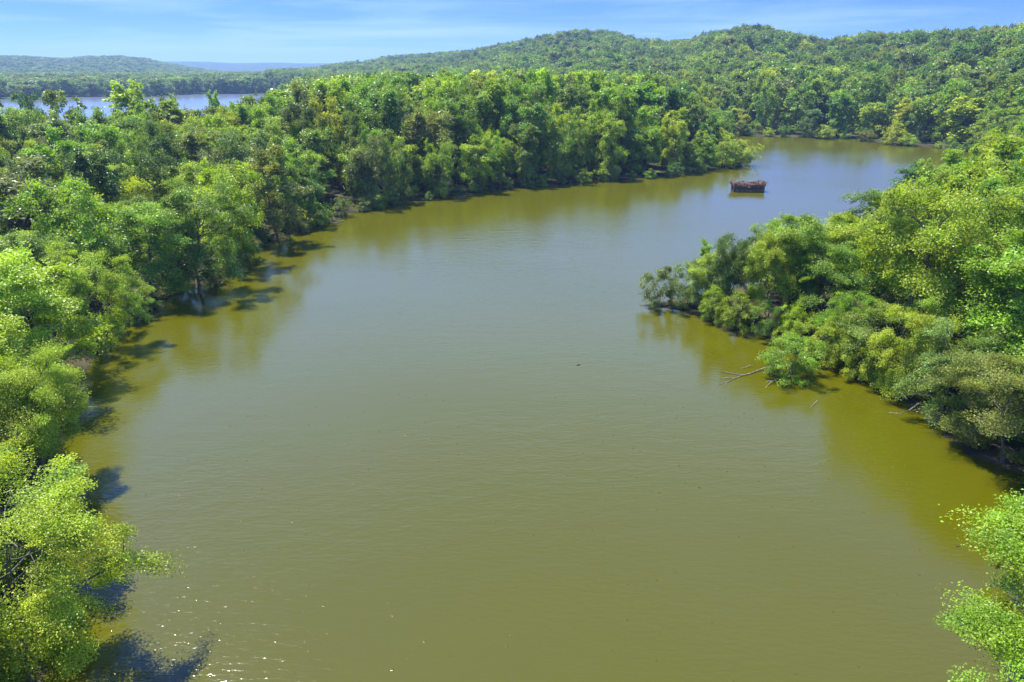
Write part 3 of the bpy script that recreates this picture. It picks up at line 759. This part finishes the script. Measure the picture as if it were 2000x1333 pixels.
def wood(name, pts2, rad, label, cat, m=DRY, forks=(), group=None, zoff=.03):
    """a dead branch lying in the water: pixel path given as (px, py, height above water)"""
    P3 = [(*at(a, b, c), c) for a, b, c in pts2]
    o3 = np.array([P3[0][0], P3[0][1], 0.0])
    paths = [(np.array(P3) - o3, np.linspace(rad, rad * .5, len(P3)))]
    for fk in forks:
        q = [(*at(a, b, c), c) for a, b, c in fk]; paths.append((np.array(q) - o3, np.linspace(rad * .6, rad * .25, len(q))))
    V, Q = tube_geo(paths, 6); me = mesh_np(name, V, Q, [m])
    for p in me.polygons: p.use_smooth = True
    o = link(name, me); o.location = o3; o['label'] = label; o['category'] = cat
    if group: o['group'] = group
wood('fallen_branch', [(1512, 712, .15), (1485, 722, .12), (1465, 730, .06), (1450, 733, .10), (1435, 731, .02), (1422, 728, .10), (1408, 727, .04)], .055,
     'dead forked branch lying on the water left of the feathery shrub', 'branch',
     forks=[[(1450, 733, .08), (1435, 739, .06), (1420, 746, .08), (1405, 751, .02)], [(1436, 739, .05), (1420, 738, .1), (1405, 740, .03)], [(1420, 746, .06), (1416, 754, .02)]])
wood('twig', [(1472, 716, .02), (1464, 714, .12), (1456, 718, .05), (1445, 720, .01)], .035, 'short bent twig poking from the water above the forked branch', 'branch')
wood('snag', [(1520, 740, .25), (1508, 745, .18), (1500, 752, .06), (1495, 758, -.02)], .05, 'broken limb dipping into the water under the feathery shrub', 'branch',
     forks=[[(1508, 745, .18), (1500, 744, .14), (1496, 748, .05)]])
wood('drifting_stick', [(1596, 783, .03), (1590, 789, .05), (1583, 796, .01)], .04, 'short straight stick drifting in the olive water of the right bay', 'stick')
wood('drifting_twig', [(1126, 714, .01), (1130, 712.5, .05), (1134, 713, .01)], .05, 'tiny dark twig afloat alone in mid pond', 'stick', PLANK)
wood('drifting_twig', [(1365, 951, .01), (1367, 952, .04), (1369, 954, .01)], .03, 'tiny dark scrap afloat in the lower middle right of the pond', 'stick', PLANK)
wood('drifting_twig', [(1866, 1066, .01), (1870, 1067, .03), (1877, 1066, .01)], .03, 'dark leafy scrap afloat near the bottom right trees', 'stick', PLANK)
wood('dead_limb', [(1795, 788, 1.6), (1775, 802, .9), (1757, 808, .4), (1735, 806, .1)], .05, 'bare grey limb slanting down through the leaves to the right waterline', 'branch')
wood('dead_tree', [(1665, 668, -.1), (1665, 640, 1.2), (1664, 600, 2.9), (1665, 590, 3.3)], .10, 'slim dead grey trunk standing upright in the right spit brush', 'dead tree')
wood('driftwood_log', [(1767, 281.5, .1), (1772, 280, .35), (1778, 277, .8)], .22, 'pale bleached log on the far cove shore under dark leaves', 'log')
wood('shore_log', [(640, 434, .05), (655, 436, .15), (672, 431, .1)], .12, 'pale log lying at the left waterline past the bend', 'log')
wood('shore_log', [(888, 383, .1), (905, 384, .2), (925, 380, .1)], .12, 'grey log at the waterline midway along the wooded point', 'log')

def strewn(L, n, zone, seed):
    r = np.random.default_rng(seed); P = np.array(L); seg = np.hypot(*np.diff(P, axis=0).T); cum = np.concatenate([[0], seg.cumsum()])
    C_ = []
    for k in range(n):
        s_ = cum[-1] * (k + .5 + r.uniform(-.3, .3)) / n
        x = np.interp(s_, cum, P[:, 0]); y = np.interp(s_, cum, P[:, 1])
        nx, ny = np.array([0 - x, 90 - y]) / math.hypot(x, 90 - y) if zone != 'right' else np.array([-.8, -.3])
        C_.append((x, y, nx, ny))
    C_.sort(key=lambda q: float(project(q[0], q[1], 0)[0]))
    for k, (x, y, nx, ny) in enumerate(C_):
        ln = r.uniform(2.0, 4.2); a = math.atan2(ny, nx) + r.uniform(-.7, .7); d = np.array([math.cos(a), math.sin(a)])
        t = np.linspace(0, 1, 6); wob = r.normal(0, .08, (6, 2)).cumsum(0)
        main = np.stack([-.8 * d[0] + d[0] * ln * t + wob[:, 0], -.8 * d[1] + d[1] * ln * t + wob[:, 1], .75 * (1 - t) ** 1.2 + .02], 1)
        paths = [(main, .075 * (1 - .75 * t))]
        for q in range(5):
            i_ = int(r.integers(2, 6)); b = a + r.uniform(-1.1, 1.1); l2 = r.uniform(.5, 1.3)
            p0 = main[i_ if i_ < 6 else 5]; paths.append((np.stack([p0, p0 + np.array([math.cos(b) * l2 * .5, math.sin(b) * l2 * .5, .12]), p0 + np.array([math.cos(b) * l2, math.sin(b) * l2, r.uniform(.02, .35)])]), np.array([.03, .022, .008])))
        V, Q = tube_geo(paths, 5); o = link('dead_branch', mesh_np('dead_branch', V, Q, [DRY])); o.location = (x, y, 0)
        o['label'] = f'bare dead branch reaching from the {zone} bank into the water, {ordinal(k)} from the left'; o['category'] = 'branch'; o['group'] = f'dead branches along the {zone} bank'
strewn(LEFT[4:-1], 11, 'left', 61)

# ------------------------------------------------------------------ remaining woodland as one mass of the same trees
def woodland():
    pts = []; tints = []; scl = []; rot = []; idx = []
    names = []                      # source geometry: crown+trunk of solo trees already standing in the scene
    src = []
    for lod in ('near', 'mid', 'far', 'dist'):
        for p in PROTO[lod]:
            if p[1].users and p[2].users: src.append((lod, p))
    for i in rest:
        c = allt[i]; d = math.hypot(c['x'], c['y'])
        lod = 'near' if d < 85 else 'mid' if d < 190 else 'far' if d < 325 else 'dist'
        ks = [k for k, (l, p) in enumerate(src) if l == lod and p[0] == c['shape']] or [k for k, (l, p) in enumerate(src) if l == lod]
        k = ks[int(r.integers(len(ks)))]; p = src[k][1]
        pts.append((c['x'], c['y'], c['z'])); tints.append(vary(TINTS[c['tint']], r)); scl.append((c['R'] / p[4], c['R'] / p[4], c['H'] / p[3]))
        rot.append((0, 0, r.uniform(0, 6.28))); idx.append(k)
    me = bpy.data.meshes.new('woodland'); me.from_pydata(pts, [], [])
    def at_(n, ty, data, key='vector'):
        a = me.attributes.new(n, ty, 'POINT'); a.data.foreach_set(key, np.asarray(data, np.float32 if ty != 'INT' else np.int32).ravel())
    at_('tint', 'FLOAT_VECTOR', tints); at_('scl', 'FLOAT_VECTOR', scl); at_('rot', 'FLOAT_VECTOR', rot); at_('idx', 'INT', idx, 'value')
    o = link('woodland', me); o['kind'] = 'stuff'; o['label'] = 'dense green woodland covering the hills and the inner banks'; o['category'] = 'woodland'
    g = bpy.data.node_groups.new('woodland', 'GeometryNodeTree')
    g.interface.new_socket('Geometry', in_out='INPUT', socket_type='NodeSocketGeometry'); g.interface.new_socket('Geometry', in_out='OUTPUT', socket_type='NodeSocketGeometry')
    gi = g.nodes.new('NodeGroupInput'); go = g.nodes.new('NodeGroupOutput')
    iop = g.nodes.new('GeometryNodeInstanceOnPoints')
    g2i = g.nodes.new('GeometryNodeGeometryToInstance')
    # every source is read from an object that stands in the scene
    users = {}
    for ob in COL.objects:
        if ob.type == 'MESH' and ob.data.name not in users: users[ob.data.name] = ob
    missing = []
    for lod, p in src[::-1]:
        jn = g.nodes.new('GeometryNodeJoinGeometry')
        for me_ in (p[1], p[2]):
            ob = users.get(me_.name)
            if ob is None: missing.append(me_.name); continue
            oi = g.nodes.new('GeometryNodeObjectInfo'); oi.inputs['Object'].default_value = ob; oi.inputs['As Instance'].default_value = False
            g.links.new(oi.outputs['Geometry'], jn.inputs[0])
        g.links.new(jn.outputs[0], g2i.inputs[0])
    print('MISSING sources', missing)
    def attr(n, ty):
        a = g.nodes.new('GeometryNodeInputNamedAttribute'); a.data_type = ty; a.inputs[0].default_value = n; return a.outputs[0]
    g.links.new(gi.outputs[0], iop.inputs['Points']); g.links.new(g2i.outputs[0], iop.inputs['Instance'])
    iop.inputs['Pick Instance'].default_value = True
    g.links.new(attr('idx', 'INT'), iop.inputs['Instance Index']); g.links.new(attr('rot', 'FLOAT_VECTOR'), iop.inputs['Rotation'])
    g.links.new(attr('scl', 'FLOAT_VECTOR'), iop.inputs['Scale'])
    g.links.new(iop.outputs[0], go.inputs[0])
    md = o.modifiers.new('woodland', 'NODES'); md.node_group = g
# the farthest tree forms need one standing user each: plant them as trees beyond the lake
for i, p in enumerate(PROTO['dist']):
    pass
woodland()

# ------------------------------------------------------------------ air
def haze():
    m = bpy.data.materials.new('haze'); m.use_nodes = True; t = m.node_tree; t.nodes.clear()
    out = t.nodes.new('ShaderNodeOutputMaterial'); v = t.nodes.new('ShaderNodeVolumePrincipled')
    v.inputs['Color'].default_value = (.40, .62, 1.0, 1); v.inputs['Density'].default_value = 0.00019; v.inputs['Anisotropy'].default_value = 0.2
    t.links.new(v.outputs[0], out.inputs['Volume'])
    x0, x1, y0, y1, z0, z1 = -12500, 12500, -12500, 12500, -4, 260
    V = [(x, y, z) for x in (x0, x1) for y in (y0, y1) for z in (z0, z1)]
    me = bpy.data.meshes.new('haze'); me.from_pydata(V, [], [(0, 1, 3, 2), (4, 6, 7, 5), (0, 4, 5, 1), (2, 3, 7, 6), (0, 2, 6, 4), (1, 5, 7, 3)])
    me.materials.append(m); o = link('haze', me); o['kind'] = 'stuff'; o['label'] = 'thin blue summer haze filling the air'
haze()
